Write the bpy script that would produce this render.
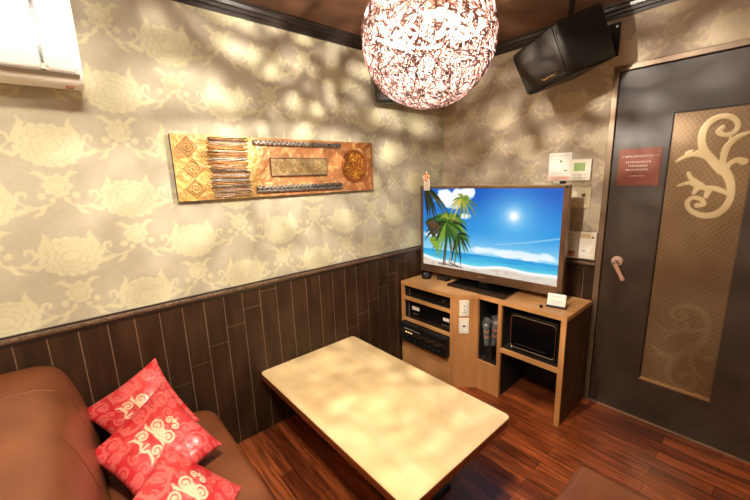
import bpy, bmesh, math, random
import numpy as np
from mathutils import Vector, Matrix
for o in list(bpy.data.objects): bpy.data.objects.remove(o)
PI = math.pi
scn = bpy.context.scene
COL = scn.collection
# ------------------------------------------------------------------ camera
cam_d = bpy.data.cameras.new('camera'); cam = bpy.data.objects.new('camera', cam_d); COL.objects.link(cam)
yaw, pitch, roll = -0.8595492, -0.2029692, -0.0336353
cam_d.sensor_width = 36; cam_d.lens = 352.205*36/750; cam_d.clip_start = .03
F = Vector((math.cos(pitch)*math.sin(yaw), math.cos(pitch)*math.cos(yaw), math.sin(pitch)))
RT = Vector((math.cos(yaw), -math.sin(yaw), 0)); UP = RT.cross(F)
R2 = RT*math.cos(roll)+UP*math.sin(roll); U2 = -RT*math.sin(roll)+UP*math.cos(roll)
cam.matrix_world = Matrix(((R2.x, U2.x, -F.x, 1.89364), (R2.y, U2.y, -F.y, -2.40566), (R2.z, U2.z, -F.z, 1.48341), (0, 0, 0, 1)))
scn.camera = cam
# ------------------------------------------------------------------ light and exposure
W = bpy.data.worlds.new('world'); scn.world = W; W.use_nodes = True
W.node_tree.nodes['Background'].inputs[0].default_value = (1, .85, .7, 1)
W.node_tree.nodes['Background'].inputs[1].default_value = .05
BULB_POS = (1.017, -1.376, 2.015); BULB_R = .0095; BULB_W = 106; BULB_COL = (1, .91, .78)
REAR_W = 28; REAR_COL = (1, .90, .76)
scn.view_settings.view_transform = 'Standard'; scn.view_settings.look = 'None'
scn.view_settings.gamma = 1; scn.view_settings.use_curve_mapping = False
scn.view_settings.exposure = 0.5

# ------------------------------------------------------------------ helpers
def lin(c):
    return tuple(((x/255)/12.92 if x/255 <= .04045 else ((x/255+.055)/1.055)**2.4) for x in c)
def linA(a):
    a = np.clip(a, 0, 255)/255.
    return np.where(a <= .04045, a/12.92, ((a+.055)/1.055)**2.4)
MATS = {}
def mat(name, rgb=None, rough=.5, metal=0, emit=None, estr=0, noise=None, bump=None, spec=.5, alpha=1, trans=0, attr=False, coat=0, aniso=(1, 1, 1)):
    if name in MATS: return MATS[name]
    m = bpy.data.materials.new(name); m.use_nodes = True; nt = m.node_tree; b = nt.nodes['Principled BSDF']
    b.inputs['Roughness'].default_value = rough; b.inputs['Metallic'].default_value = metal
    b.inputs['Specular IOR Level'].default_value = spec
    b.inputs['Coat Weight'].default_value = coat
    if trans: b.inputs['Transmission Weight'].default_value = trans
    if alpha < 1: b.inputs['Alpha'].default_value = alpha
    if rgb: b.inputs['Base Color'].default_value = (*lin(rgb), 1)
    if emit: b.inputs['Emission Color'].default_value = (*lin(emit), 1); b.inputs['Emission Strength'].default_value = estr
    tc = nt.nodes.new('ShaderNodeTexCoord'); mp = nt.nodes.new('ShaderNodeMapping'); nt.links.new(tc.outputs['Object'], mp.inputs[0])
    mp.inputs['Scale'].default_value = aniso
    if attr:
        a = nt.nodes.new('ShaderNodeAttribute'); a.attribute_name = 'Col'; nt.links.new(a.outputs['Color'], b.inputs['Base Color'])
    if noise:   # (scale, second colour)
        n = nt.nodes.new('ShaderNodeTexNoise'); n.inputs['Scale'].default_value = noise[0]; n.inputs['Detail'].default_value = 5
        nt.links.new(mp.outputs[0], n.inputs['Vector'])
        r = nt.nodes.new('ShaderNodeValToRGB'); r.color_ramp.elements[0].position = .35; r.color_ramp.elements[1].position = .65
        r.color_ramp.elements[0].color = (*lin(rgb), 1); r.color_ramp.elements[1].color = (*lin(noise[1]), 1)
        nt.links.new(n.outputs[0], r.inputs[0]); nt.links.new(r.outputs[0], b.inputs['Base Color'])
    if bump:    # (scale, strength, distance)
        n = nt.nodes.new('ShaderNodeTexNoise'); n.inputs['Scale'].default_value = bump[0]; n.inputs['Detail'].default_value = 4
        nt.links.new(mp.outputs[0], n.inputs['Vector'])
        bp = nt.nodes.new('ShaderNodeBump'); bp.inputs['Strength'].default_value = bump[1]; bp.inputs['Distance'].default_value = bump[2]
        nt.links.new(n.outputs[0], bp.inputs['Height']); nt.links.new(bp.outputs[0], b.inputs['Normal'])
    MATS[name] = m; return m
def tag(o, label=None, cat=None, group=None, kind=None):
    if label: o['label'] = label
    if cat: o['category'] = cat
    if group: o['group'] = group
    if kind: o['kind'] = kind
    return o
def empty(name, loc, label=None, cat=None, group=None, kind=None, rotz=0):
    o = bpy.data.objects.new(name, None); COL.objects.link(o); o.location = loc; o.rotation_euler = (0, 0, rotz); o.empty_display_size = .05
    return tag(o, label, cat, group, kind)
def link(name, me, m, parent=None, smooth=False):
    """me is in world coordinates unless the parent is rotated: it is then stored relative to the parent's location"""
    if m is not None and not me.materials: me.materials.append(m)
    if smooth:
        for p in me.polygons: p.use_smooth = True
    o = bpy.data.objects.new(name, me); COL.objects.link(o)
    if parent is not None:
        o.parent = parent
        loc = Vector((0, 0, 0)); p = parent
        chain = []
        while p is not None: chain.append(p); p = p.parent
        M = Matrix.Identity(4)
        for p in reversed(chain): M = M @ Matrix.LocRotScale(p.location, p.rotation_euler, None)
        me.transform(M.inverted())
    return o
class B:
    """collects shapes in one bmesh"""
    def __init__(s): s.bm = bmesh.new()
    def box(s, x0, x1, y0, y1, z0, z1, bev=0, seg=2):
        r = bmesh.ops.create_cube(s.bm, size=1)
        for v in r['verts']: v.co = Vector(((x0+x1)/2+v.co.x*(x1-x0), (y0+y1)/2+v.co.y*(y1-y0), (z0+z1)/2+v.co.z*(z1-z0)))
        if bev:
            es = list({e for v in r['verts'] for e in v.link_edges})
            bmesh.ops.bevel(s.bm, geom=es, offset=bev, segments=seg, affect='EDGES', profile=.5)
        return s
    def hexa(s, P, bev=0, seg=3):
        """P[(a,b,c)] for a,b,c in -1,1"""
        V = {k: s.bm.verts.new(p) for k, p in P.items()}; fs = []
        for q in (((-1,-1,-1),(1,-1,-1),(1,-1,1),(-1,-1,1)), ((-1,1,-1),(-1,1,1),(1,1,1),(1,1,-1)), ((-1,-1,-1),(-1,-1,1),(-1,1,1),(-1,1,-1)),
                  ((1,-1,-1),(1,1,-1),(1,1,1),(1,-1,1)), ((-1,-1,-1),(-1,1,-1),(1,1,-1),(1,-1,-1)), ((-1,-1,1),(1,-1,1),(1,1,1),(-1,1,1))):
            fs.append(s.bm.faces.new([V[k] for k in q]))
        if bev:
            es = list({e for f in fs for e in f.edges}); bmesh.ops.bevel(s.bm, geom=es, offset=bev, segments=seg, affect='EDGES', profile=.5)
        return s
    def cyl(s, p0, p1, r0, r1=None, n=20):
        p0 = Vector(p0); p1 = Vector(p1); r1 = r0 if r1 is None else r1; d = p1-p0
        M = Matrix.Translation((p0+p1)/2) @ d.to_track_quat('Z', 'Y').to_matrix().to_4x4()
        bmesh.ops.create_cone(s.bm, cap_ends=True, segments=n, radius1=r0, radius2=r1, depth=d.length, matrix=M); return s
    def ball(s, c, r, sc=(1, 1, 1), n=16):
        M = Matrix.Translation(c) @ Matrix.Diagonal((*sc, 1)); bmesh.ops.create_uvsphere(s.bm, u_segments=n, v_segments=n//2, radius=r, matrix=M); return s
    def lathe(s, c, prof, n=28):
        rings = []
        for r, z in prof:
            rings.append([s.bm.verts.new((c[0]+r*math.cos(2*PI*i/n), c[1]+r*math.sin(2*PI*i/n), c[2]+z)) for i in range(n)])
        for a, b in zip(rings, rings[1:]):
            for i in range(n): s.bm.faces.new((a[i], a[(i+1) % n], b[(i+1) % n], b[i]))
        s.bm.faces.new(rings[0][::-1]); s.bm.faces.new(rings[-1]); return s
    def prism(s, poly, lo, hi, axis='x'):
        """poly: list of 2D points; extruded from lo to hi along the axis. x:(y,z) y:(x,z) z:(x,y)"""
        f = {'x': lambda a, b, t: (t, a, b), 'y': lambda a, b, t: (a, t, b), 'z': lambda a, b, t: (a, b, t)}[axis]
        A = [s.bm.verts.new(f(a, b, lo)) for a, b in poly]; C = [s.bm.verts.new(f(a, b, hi)) for a, b in poly]
        n = len(poly); fs = [s.bm.faces.new(A), s.bm.faces.new(C[::-1])]
        for i in range(n): fs.append(s.bm.faces.new((A[i], C[i], C[(i+1) % n], A[(i+1) % n])))
        return s
    def tube(s, pts, r, n=6, closed=False):
        pts = [Vector(p) for p in pts]; N = len(pts); rings = []; up = Vector((.123, .456, .88)).normalized()
        rr = r if isinstance(r, (list, tuple)) else [r]*N
        for i, p in enumerate(pts):
            a = pts[(i-1) % N] if (closed or i > 0) else p; b = pts[(i+1) % N] if (closed or i < N-1) else p
            t = (b-a).normalized(); u = t.cross(up)
            if u.length < .05: u = t.cross(Vector((1, 0, 0)))
            u.normalize(); v = t.cross(u)
            rings.append([s.bm.verts.new(p+u*(rr[i]*math.cos(2*PI*k/n))+v*(rr[i]*math.sin(2*PI*k/n))) for k in range(n)])
        for i in range(N if closed else N-1):
            a = rings[i]; b = rings[(i+1) % N]
            for k in range(n): s.bm.faces.new((a[k], a[(k+1) % n], b[(k+1) % n], b[k]))
        if not closed: s.bm.faces.new(rings[0][::-1]); s.bm.faces.new(rings[-1])
        return s
    def xf(s, M): s.bm.transform(M); return s
    def build(s, name, m, parent=None, smooth=False, flat_angle=None):
        bmesh.ops.recalc_face_normals(s.bm, faces=s.bm.faces[:])
        me = bpy.data.meshes.new(name); s.bm.to_mesh(me); s.bm.free()
        o = link(name, me, m, parent, smooth)
        if smooth and flat_angle is not None:
            me.set_sharp_from_angle(angle=flat_angle)
        return o
def sweep_round(poly, r, n=5):
    """round the corners of a closed 2D polygon; r is one radius or a list"""
    out = []; N = len(poly)
    for i in range(N):
        ri = r[i] if isinstance(r, (list, tuple)) else r
        p = Vector(poly[i]); a = Vector(poly[i-1])-p; b = Vector(poly[(i+1) % N])-p
        if ri <= 0: out.append(tuple(p)); continue
        ri = min(ri, a.length*.48, b.length*.48); A = p+a.normalized()*ri; C = p+b.normalized()*ri
        for k in range(n+1):
            t = k/n; out.append(tuple(A*(1-t)**2+p*2*t*(1-t)+C*t*t))
    return out
def grid_mesh(name, P, C=None, flip=False, wrap=False):
    """P: (nv,nu,3) points, C: (nv,nu,3) sRGB 0..255 colours"""
    nv, nu = P.shape[:2]; idx = np.arange(nv*nu).reshape(nv, nu)
    q = np.stack([idx[:-1, :-1], idx[:-1, 1:], idx[1:, 1:], idx[1:, :-1]], -1).reshape(-1, 4)
    if flip: q = q[:, ::-1]
    return pt_mesh(name, P.reshape(-1, 3), q, None if C is None else C.reshape(-1, 3))
def pt_mesh(name, V, q, C=None):
    me = bpy.data.meshes.new(name); nf = len(q)
    me.vertices.add(len(V)); me.vertices.foreach_set('co', np.ascontiguousarray(V, dtype=np.float32).ravel())
    me.loops.add(nf*4); me.loops.foreach_set('vertex_index', np.ascontiguousarray(q, dtype=np.int32).ravel())
    me.polygons.add(nf); me.polygons.foreach_set('loop_start', np.arange(nf, dtype=np.int32)*4)
    me.update(calc_edges=True); me.validate()
    if C is not None:
        a = me.color_attributes.new('Col', 'FLOAT_COLOR', 'POINT'); c = np.ones((len(V), 4), np.float32); c[:, :3] = linA(C); a.data.foreach_set('color', c.ravel())
    return me
_rs = np.random.RandomState(7); _T = _rs.rand(256, 256)
def vnoise(x, y):
    xi = np.floor(x).astype(int); yi = np.floor(y).astype(int); fx = x-xi; fy = y-yi; fx = fx*fx*(3-2*fx); fy = fy*fy*(3-2*fy)
    g = lambda a, b: _T[a % 256, b % 256]
    return (g(xi, yi)*(1-fx)+g(xi+1, yi)*fx)*(1-fy)+(g(xi, yi+1)*(1-fx)+g(xi+1, yi+1)*fx)*fy
def fbm(x, y, n=4):
    s = 0; a = .5
    for i in range(n): s = s+a*vnoise(x*2**i+17*i, y*2**i+5*i); a *= .5
    return s
def smooth01(x, a, b):
    t = np.clip((x-a)/(b-a), 0, 1); return t*t*(3-2*t)
def seg_dist(X, Y, pts, widths):
    """signed distance (distance - half width) to a tapering polyline"""
    D = np.full(X.shape, 9.)
    for (x0, y0), (x1, y1), w0, w1 in zip(pts, pts[1:], widths, widths[1:]):
        dx, dy = x1-x0, y1-y0; L = dx*dx+dy*dy+1e-12
        t = np.clip(((X-x0)*dx+(Y-y0)*dy)/L, 0, 1)
        D = np.minimum(D, np.hypot(X-x0-t*dx, Y-y0-t*dy)-(w0+(w1-w0)*t))
    return D
def catmull(pts, n=6):
    P = [pts[0]]+list(pts)+[pts[-1]]; out = []
    for i in range(1, len(P)-2):
        p0, p1, p2, p3 = [np.array(p, float) for p in P[i-1:i+3]]
        for k in range(n):
            t = k/n; out.append(tuple(.5*((2*p1)+(-p0+p2)*t+(2*p0-5*p1+4*p2-p3)*t*t+(-p0+3*p1-3*p2+p3)*t**3)))
    out.append(tuple(pts[-1])); return out
def mix(a, b, t): return a*(1-t[..., None])+np.array(b, float)*t[..., None]

# wood with grain along one axis
def wood(name, c1, c2, axis='x', rough=.4, scale=6, spec=.5, coat=0):
    st = {'x': (.12, 1, 1), 'y': (1, .12, 1), 'z': (1, 1, .12)}[axis]
    m = mat(name, c1, rough, noise=(scale*3, c2), aniso=st, spec=spec, coat=coat, bump=(scale*8, .12, .002)); return m

# ------------------------------------------------------------------ wallpaper pattern
PX, PZ = .465, .44
def damask(U, V):
    """returns mask of the cream motif and a line detail mask"""
    M = np.full(U.shape, 9.); L = np.zeros(U.shape)
    cu = (U+2.421); cv = (V-1.212)
    jit = .004*(fbm(U*60, V*60)-.5)
    for ou, ov in ((0, 0), (PX/2, PZ/2)):
        a = (cu-ou+PX/2) % PX-PX/2; b = (cv-ov+PZ/2) % PZ-PZ/2
        # big bloom
        th = np.arctan2(b, a); r = np.hypot(a/1.08, (b+.006)/.92)
        R = .098*(.84+.13*np.abs(np.cos(th*7.5))**.6+.05*np.cos(th*2+.6))
        M = np.minimum(M, r-R)
        for k, (f, n, ph) in enumerate(((.76, 6.5, .3), (.52, 5.5, .9), (.3, 4, .2))):
            Rk = .098*f*(.80+.2*np.abs(np.cos(th*n+ph))**.7)
            L = np.maximum(L, np.exp(-((r-Rk)/.0030)**2))
        L = np.maximum(L, .6*np.exp(-(np.abs(np.sin(th*15))*r/.006)**2)*(r < .09)*(r > .02))
        # small bloom below, half way to the next one
        for s in (-.158, .282):
            b2 = b-s; th2 = np.arctan2(b2, a); r2 = np.hypot(a, b2)
            R2_ = .047*(.72+.28*np.abs(np.cos(th2*4+.4))**.7); M = np.minimum(M, r2-R2_)
            L = np.maximum(L, np.exp(-((r2-R2_*.6)/.0028)**2))
            for sx in (-1, 1):   # buds, curling stems and leaves
                M = np.minimum(M, np.hypot(a-sx*.052, b2+.040)-.013)
                M = np.minimum(M, np.hypot(a-sx*.022, b2+.058)-.010)
                A = a*sx
                M = np.minimum(M, seg_dist(A, b2, catmull([(.01, -.035), (.035, -.075), (.085, -.085), (.125, -.055), (.15, -.02), (.20, 0)], 4), np.linspace(.004, .003, 21)))
                M = np.minimum(M, seg_dist(A, b2, catmull([(.125, -.055), (.118, -.028), (.098, -.028), (.10, -.045)], 4), np.linspace(.006, .0045, 13)))
                M = np.minimum(M, seg_dist(A, b2, [(.145, -.03), (.165, .012), (.158, .04)], [.012, .010, .001]))
                M = np.minimum(M, seg_dist(A, b2, [(.09, -.085), (.125, -.10), (.155, -.09)], [.009, .010, .001]))
                M = np.minimum(M, seg_dist(A, b2, [(.05, -.08), (.062, -.105), (.09, -.12)], [.008, .008, .001]))
                M = np.minimum(M, seg_dist(A, b2, [(.16, -.012), (.19, -.03), (.205, -.02)], [.008, .010, .001]))
                M = np.minimum(M, seg_dist(A, b2, [(.03, .03), (.05, .05), (.075, .05)], [.008, .009, .001]))
    return smooth01(-(M+jit), -.002, .0025), L
def wallpaper_colours(U, V, dark=(183, 173, 150), light=(207, 199, 162)):
    m, L = damask(U, V)
    C = np.zeros(U.shape+(3,))+np.array(dark, float)
    C = mix(C, light, m*.92); C = mix(C, dark, L*m*.55)
    return C*(.97+.06*fbm(U*90, V*90))[..., None]
WALLP = mat('damask_wallpaper', (200, 180, 150), .62, attr=True, bump=(400, .05, .0005), spec=.3)
def patch(name, axis, u0, u1, v0, v1, step=.0052, plain=False, off=0):
    nu = max(2, int((u1-u0)/step)+1); nv = max(2, int((v1-v0)/step)+1)
    U, V = np.meshgrid(np.linspace(u0, u1, nu), np.linspace(v0, v1, nv))
    C = wallpaper_colours(U, V) if axis == 'left' else wallpaper_colours(U+.1, V, (180, 163, 142), (204, 187, 156))
    Z = np.zeros_like(U)
    P = np.stack([Z, U, V] if axis == 'left' else [U, Z, V], -1)
    return P, C, axis != 'left'
CEIL = 2.345; XR = 2.9; YF = -3.15
def join_patches(name, patches, m):
    V = []; Q = []; C = []; n = 0
    for P, c, fl in patches:
        nv, nu = P.shape[:2]; idx = np.arange(nv*nu).reshape(nv, nu)+n
        q = np.stack([idx[:-1, :-1], idx[:-1, 1:], idx[1:, 1:], idx[1:, :-1]], -1).reshape(-1, 4)
        Q.append(q if fl else q); V.append(P.reshape(-1, 3)); C.append(c.reshape(-1, 3)); n += nv*nu
    return link(name, pt_mesh(name, np.concatenate(V), np.concatenate(Q), np.concatenate(C)), m)
wl = join_patches('wall_left', [patch('l', 'left', -2.75, 0, .88, CEIL), patch('l', 'left', YF, -2.75, 0, CEIL, .05), patch('l', 'left', -2.75, 0, 0, .88, .08)], WALLP)
tag(wl, 'left wall in cream damask wallpaper above dark panelling', 'wall', kind='structure')
wb = join_patches('wall_back', [patch('b', 'back', 0, 1.19, .88, CEIL), patch('b', 'back', 0, 1.19, 0, .88, .08), patch('b', 'back', 1.19, 2.08, 2.03, CEIL, .008), patch('b', 'back', 2.08, XR, 0, CEIL, .03)], WALLP)
tag(wb, 'wall with the television and door in grey beige damask wallpaper', 'wall', kind='structure')
WPL = mat('plain_wallpaper', (200, 182, 150), .7, noise=(14, (186, 168, 140)))
for nm, a in (('wall_right', (XR, XR+.05, YF, .05, 0, CEIL)), ('wall_front', (0, XR, YF-.05, YF, 0, CEIL))):
    tag(B().box(*a).build(nm, WPL), 'plain beige wall behind the viewer', 'wall', kind='structure')
# ceiling
CM = mat('ceiling_paper', (128, 88, 62), .6, noise=(7, (104, 72, 52)), bump=(60, .1, .001))
tag(B().box(0, XR, YF, 0, CEIL, CEIL+.05).build('ceiling', CM), 'dark brown papered ceiling', 'ceiling', kind='structure')
# floor: narrow red-brown planks along x
def floor_mat():
    m = bpy.data.materials.new('plank_floor'); m.use_nodes = True; nt = m.node_tree; b = nt.nodes['Principled BSDF']; N = nt.nodes.new; L = nt.links.new
    tc = N('ShaderNodeTexCoord'); br = N('ShaderNodeTexBrick'); L(tc.outputs['Object'], br.inputs['Vector'])
    br.inputs['Scale'].default_value = 1; br.inputs['Brick Width'].default_value = .62; br.inputs['Row Height'].default_value = .075
    br.inputs['Mortar Size'].default_value = .0013; br.inputs['Mortar Smooth'].default_value = .1; br.inputs['Bias'].default_value = 0
    br.offset = .37; br.inputs['Color1'].default_value = (*lin((168, 88, 46)), 1); br.inputs['Color2'].default_value = (*lin((112, 54, 29)), 1); br.inputs['Mortar'].default_value = (*lin((52, 26, 15)), 1)
    mp = N('ShaderNodeMapping'); L(tc.outputs['Object'], mp.inputs[0]); mp.inputs['Scale'].default_value = (3, 42, 1)
    n = N('ShaderNodeTexNoise'); n.inputs['Scale'].default_value = 1.5; n.inputs['Detail'].default_value = 6; n.inputs['Distortion'].default_value = .8; L(mp.outputs[0], n.inputs['Vector'])
    r = N('ShaderNodeValToRGB'); r.color_ramp.elements[0].position = .38; r.color_ramp.elements[1].position = .64
    r.color_ramp.elements[0].color = (.38, .34, .32, 1); r.color_ramp.elements[1].color = (1.25, 1.15, 1.05, 1); L(n.outputs[0], r.inputs[0])
    mx = N('ShaderNodeMix'); mx.data_type = 'RGBA'; mx.blend_type = 'MULTIPLY'; mx.inputs[0].default_value = .85; L(br.outputs['Color'], mx.inputs[6]); L(r.outputs[0], mx.inputs[7])
    L(mx.outputs[2], b.inputs['Base Color']); b.inputs['Roughness'].default_value = .28
    bp = N('ShaderNodeBump'); bp.inputs['Strength'].default_value = .25; bp.inputs['Distance'].default_value = .001; L(br.outputs['Fac'], bp.inputs['Height']); bp.invert = True; L(bp.outputs[0], b.inputs['Normal'])
    return m
tag(B().box(0, XR, YF, .05, -.05, 0).build('floor', floor_mat()), 'narrow red brown wooden floor planks', 'floor', kind='structure')

# ------------------------------------------------------------------ wainscot
DARKW = mat('dark_panel_wood', (64, 43, 26), .42, spec=.3, noise=(22, (48, 31, 19)), aniso=(1, 1, .15), bump=(70, .1, .001))
GROUT = mat('panel_seam', (138, 110, 84), .6)
def wainscot(name, horizontal, u_lo, u_hi, ztop, label):
    """vertical boards .0996 wide, the end joints climbing in steps"""
    e = empty(name, (0, 0, 0), label, 'wall panelling', kind='structure')
    mk = (lambda b, u0, u1, z0, z1, t0, t1: b.box(t0, t1, u0, u1, z0, z1)) if horizontal == 'y' else (lambda b, u0, u1, z0, z1, t0, t1: b.box(u0, u1, -t1, -t0, z0, z1))
    b = B(); mk(b, u_lo, u_hi, 0, ztop, .0005, .0025); b.build('seam_backing', GROUT, e)
    b = B(); k = 0
    while True:
        hi = u_hi-.062-(k-1)*.0996 if k else u_hi
        lo = max(u_hi-.062-k*.0996, u_lo)
        if hi <= u_lo+.005: break
        zj = .554+.785*((hi+lo)/2+2.006-(u_hi if horizontal == 'x' else 0)); cuts = [0, ztop]
        for j in range(-3, 4):
            z = zj+.89*j
            if .01 < z < ztop-.01: cuts.append(z)
        cuts.sort()
        for z0, z1 in zip(cuts, cuts[1:]): mk(b, lo+.0017, hi-.0017, z0+.0015, z1-.0015, .001, .004)
        k += 1
    b.build('boards', DARKW, e); return e
wainscot('trim_1', 'y', YF, 0, .90, 'dark brown vertical board panelling along the left wall')
wainscot('trim_2', 'x', .004, 1.187, .90, 'dark board panelling behind the cabinet on the television wall')
RAILM = mat('chair_rail_wood', (74, 54, 40), .4, noise=(90, (120, 92, 66)), bump=(160, .8, .004))
RAILD = mat('rail_edge', (40, 30, 24), .35)
def rail(name, axis, lo, hi, label):
    e = empty(name, (0, 0, 0), label, 'chair rail', kind='structure')
    mid = sweep_round([(0, .902), (.013, .902), (.016, .913), (.013, .925), (0, .925)], .004, 3)
    top = [(0, .925), (.012, .925), (.012, .931), (0, .931)]; low = [(0, .888), (.008, .888), (.010, .9015), (0, .9015)]
    for nm, poly, m in (('moulding', mid, RAILM), ('top_edge', top, RAILD), ('bottom_edge', low, RAILD)):
        b = B()
        if axis == 'y': b.prism(poly, lo, hi, 'y')
        else: b.prism([(-y, z) for y, z in poly], lo, hi, 'x')
        b.build(nm, m, e)
rail('trim_3', 'y', YF, 0, 'carved brown chair rail along the left wall')
rail('trim_4', 'x', .017, 1.187, 'carved brown chair rail on the television wall')
CRM = mat('crown_dark_wood', (44, 36, 31), .3, coat=.3)
def crown(name, axis, lo, hi, label, s=1, off=0):
    poly = [(0, 2.28), (.010, 2.28), (.012, 2.296), (.020, 2.299), (.022, 2.313), (.032, 2.317), (.036, 2.332), (.046, 2.336), (.046, CEIL), (0, CEIL)]
    b = B()
    if axis == 'y': b.prism([(off+s*y, z) for y, z in poly], lo, hi, 'y')
    else: b.prism([(off-s*y, z) for y, z in poly], lo, hi, 'x')
    tag(b.build(name, CRM), label, 'crown moulding', kind='structure')
crown('trim_5', 'y', YF, 0, 'dark stepped crown moulding above the left wall')
crown('trim_6', 'x', .046, XR, 'dark stepped crown moulding above the door wall')
crown('trim_7', 'y', YF, -.046, 'dark crown moulding on the right wall', -1, XR)
crown('trim_8', 'x', .046, XR-.046, 'dark crown moulding on the wall behind the viewer', -1, YF)

# ------------------------------------------------------------------ door
DX0, DX1, DZ = 1.222, 2.045, 2.0
FRM = mat('door_frame_metal', (150, 128, 106), .32, metal=.55, noise=(8, (128, 108, 90)), aniso=(1, 1, .1))
e = empty('trim_9', (1.19, 0, 0), 'slim beige metal frame around the door', 'door frame', kind='structure')
b = B(); b.box(1.187, 1.218, -.012, .05, 0, 2.035, .003); b.build('jamb', FRM, e)
b = B(); b.box(DX1+.004, DX1+.035, -.012, .05, 0, 2.035, .003); b.build('jamb', FRM, e)
b = B(); b.box(1.218, DX1+.004, -.012, .05, 2.006, 2.035, .003); b.build('head', FRM, e)
b = B(); b.box(1.19, 2.08, .05, .06, 0, 2.035); b.build('rebate', mat('rebate_black', (8, 7, 6), .8), e)
door = empty('door_1', (DX0, 0, 0), 'dark brown door with tall patterned glass panel and lever handle', 'door', kind='structure')
DRM = mat('door_leaf', (66, 52, 40), .40, noise=(9, (54, 42, 32)), bump=(220, .18, .001), spec=.6)
GX0, GX1, GZ0, GZ1 = 1.468, 1.781, .257, 1.760
b = B()
for a in ((DX0, GX0, 0.006, DZ), (GX1, DX1, 0.006, DZ), (GX0, GX1, 0.006, GZ0), (GX0, GX1, GZ1, DZ)): b.box(a[0], a[1], 0, .04, a[2], a[3])
b.build('leaf', DRM, door)
# patterned glass
ORN = {'spiral': ([(1.661, 1.662), (1.65, 1.643), (1.676, 1.626), (1.705, 1.636), (1.712, 1.669), (1.69, 1.703), (1.65, 1.713), (1.61, 1.690), (1.592, 1.635), (1.603, 1.57), (1.642, 1.511), (1.684, 1.46)], [.010, .012, .010, .009, .010, .012, .013, .014, .015, .016, .018, .020]),
 'left': ([(1.508, 1.514), (1.55, 1.541), (1.595, 1.542), (1.642, 1.511), (1.684, 1.47)], [.006, .010, .013, .012, .012]),
 'leftlobe': ([(1.545, 1.55), (1.56, 1.562)], [.010, .006]), 'leftlobe2': ([(1.585, 1.552), (1.60, 1.57)], [.013, .004]),
 'right': ([(1.751, 1.631), (1.713, 1.609), (1.687, 1.57), (1.681, 1.522), (1.684, 1.47)], [.005, .011, .014, .013, .012]),
 'rl': ([(1.70, 1.60), (1.69, 1.622)], [.010, .003]),
 'curl': ([(1.751, 1.500), (1.728, 1.508), (1.704, 1.49), (1.695, 1.46)], [.016, .012, .010, .010]),
 'stem': ([(1.684, 1.47), (1.714, 1.416), (1.727, 1.345), (1.716, 1.288), (1.684, 1.249), (1.634, 1.241), (1.586, 1.267), (1.572, 1.305), (1.591, 1.328), (1.622, 1.322), (1.636, 1.297), (1.612, 1.290)], [.020, .017, .013, .014, .016, .014, .011, .010, .010, .010, .010, .012]),
 'leaf': ([(1.526, 1.389), (1.571, 1.403), (1.614, 1.381), (1.669, 1.374), (1.714, 1.352)], [.005, .010, .012, .012, .010]),
 'leaf2': ([(1.56, 1.452), (1.575, 1.425), (1.618, 1.39)], [.008, .010, .012]), 'lobe3': ([(1.60, 1.372), (1.592, 1.352)], [.012, .008]), 'lobe4': ([(1.645, 1.36), (1.64, 1.335)], [.013, .009])}
nu, nv = 105, 480
U, V = np.meshgrid(np.linspace(GX0+.006, GX1-.004, nu), np.linspace(GZ0+.010, GZ1-.006, nv))
D = np.full(U.shape, 9.); DL = D.copy(); zm = (GZ0+GZ1)/2
for k, (pts, w) in ORN.items():
    cp = catmull(pts, 4); ww = np.interp(np.linspace(0, len(w)-1, len(cp)), range(len(w)), w)
    D = np.minimum(D, seg_dist(U, V, cp, ww)); DL = np.minimum(DL, seg_dist(U, 2*zm-V-.02, cp, ww))
orn = np.maximum(smooth01(-D, -.0015, .0015),   .16*smooth01(-DL, -.0015, .0015))
C = np.zeros(U.shape+(3,))+np.array((122, 97, 68.))
l1 = np.abs(((U*1.0+V*.62)/.020) % 1-.5); l2 = np.abs(((U*1.0-V*.95)/.026) % 1-.5)
lat = np.maximum(smooth01(l1, .40, .48), smooth01(l2, .40, .48))
C = mix(C, (170, 142, 106), lat*.55*(1-orn)); C = mix(C, (212, 192, 150), orn*.9)
P = np.stack([U, np.zeros_like(U)+.010-.0004*orn-.0002*lat, V], -1)
GLM = mat('etched_glass', None, .30, metal=.4, attr=True, spec=.5, coat=.15)
gl = link('glass_panel', grid_mesh('glass_panel', P, C, flip=False), GLM, door); gl['label'] = 'tan etched glass with cream scrollwork and diamond lattice'
b = B(); b.box(GX0, GX1, .012, .03, GZ0, GZ1); b.build('panel_backing', mat('panel_back', (60, 40, 26), .6), door)
BRS = mat('thin_brass', (205, 180, 140), .28, metal=.9)
for a in ((GX0, GX1, -.003, .011, GZ0, GZ0+.010), (GX1-.004, GX1, -.002, .011, GZ0+.01, GZ1)):
    B().box(*a).build('beading', BRS if a[5] < .3 else mat('dull_beading', (110, 88, 66), .4, metal=.5), door)
for a in ((GX0, GX0+.005, -.002, .011, GZ0+.01, GZ1), (GX0+.005, GX1-.004, -.002, .011, GZ1-.006, GZ1)):
    B().box(*a).build('beading', mat('dark_beading', (26, 20, 16), .4), door)
COP = mat('rose_copper', (224, 192, 172), .25, metal=.5); CHR = mat('chrome', (220, 215, 208), .12, metal=1)
hn = empty('handle', (1.297, 0, .952)); hn.parent = door; hn.location = (1.297-DX0, 0, .952)
b = B(); b.cyl((1.297, 0, .952), (1.297, -.008, .952), .030, .029, 32); b.cyl((1.297, -.008, .952), (1.297, -.012, .952), .022, .020, 28); b.build('rosette', COP, hn)
b = B(); b.cyl((1.297, -.010, .952), (1.297, -.048, .952), .011); b.ball((1.297, -.046, .952), .013); b.build('spindle', CHR, hn, True)
dv = Vector((1.352, -.050, .852))-Vector((1.297, -.045, .952))
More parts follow.
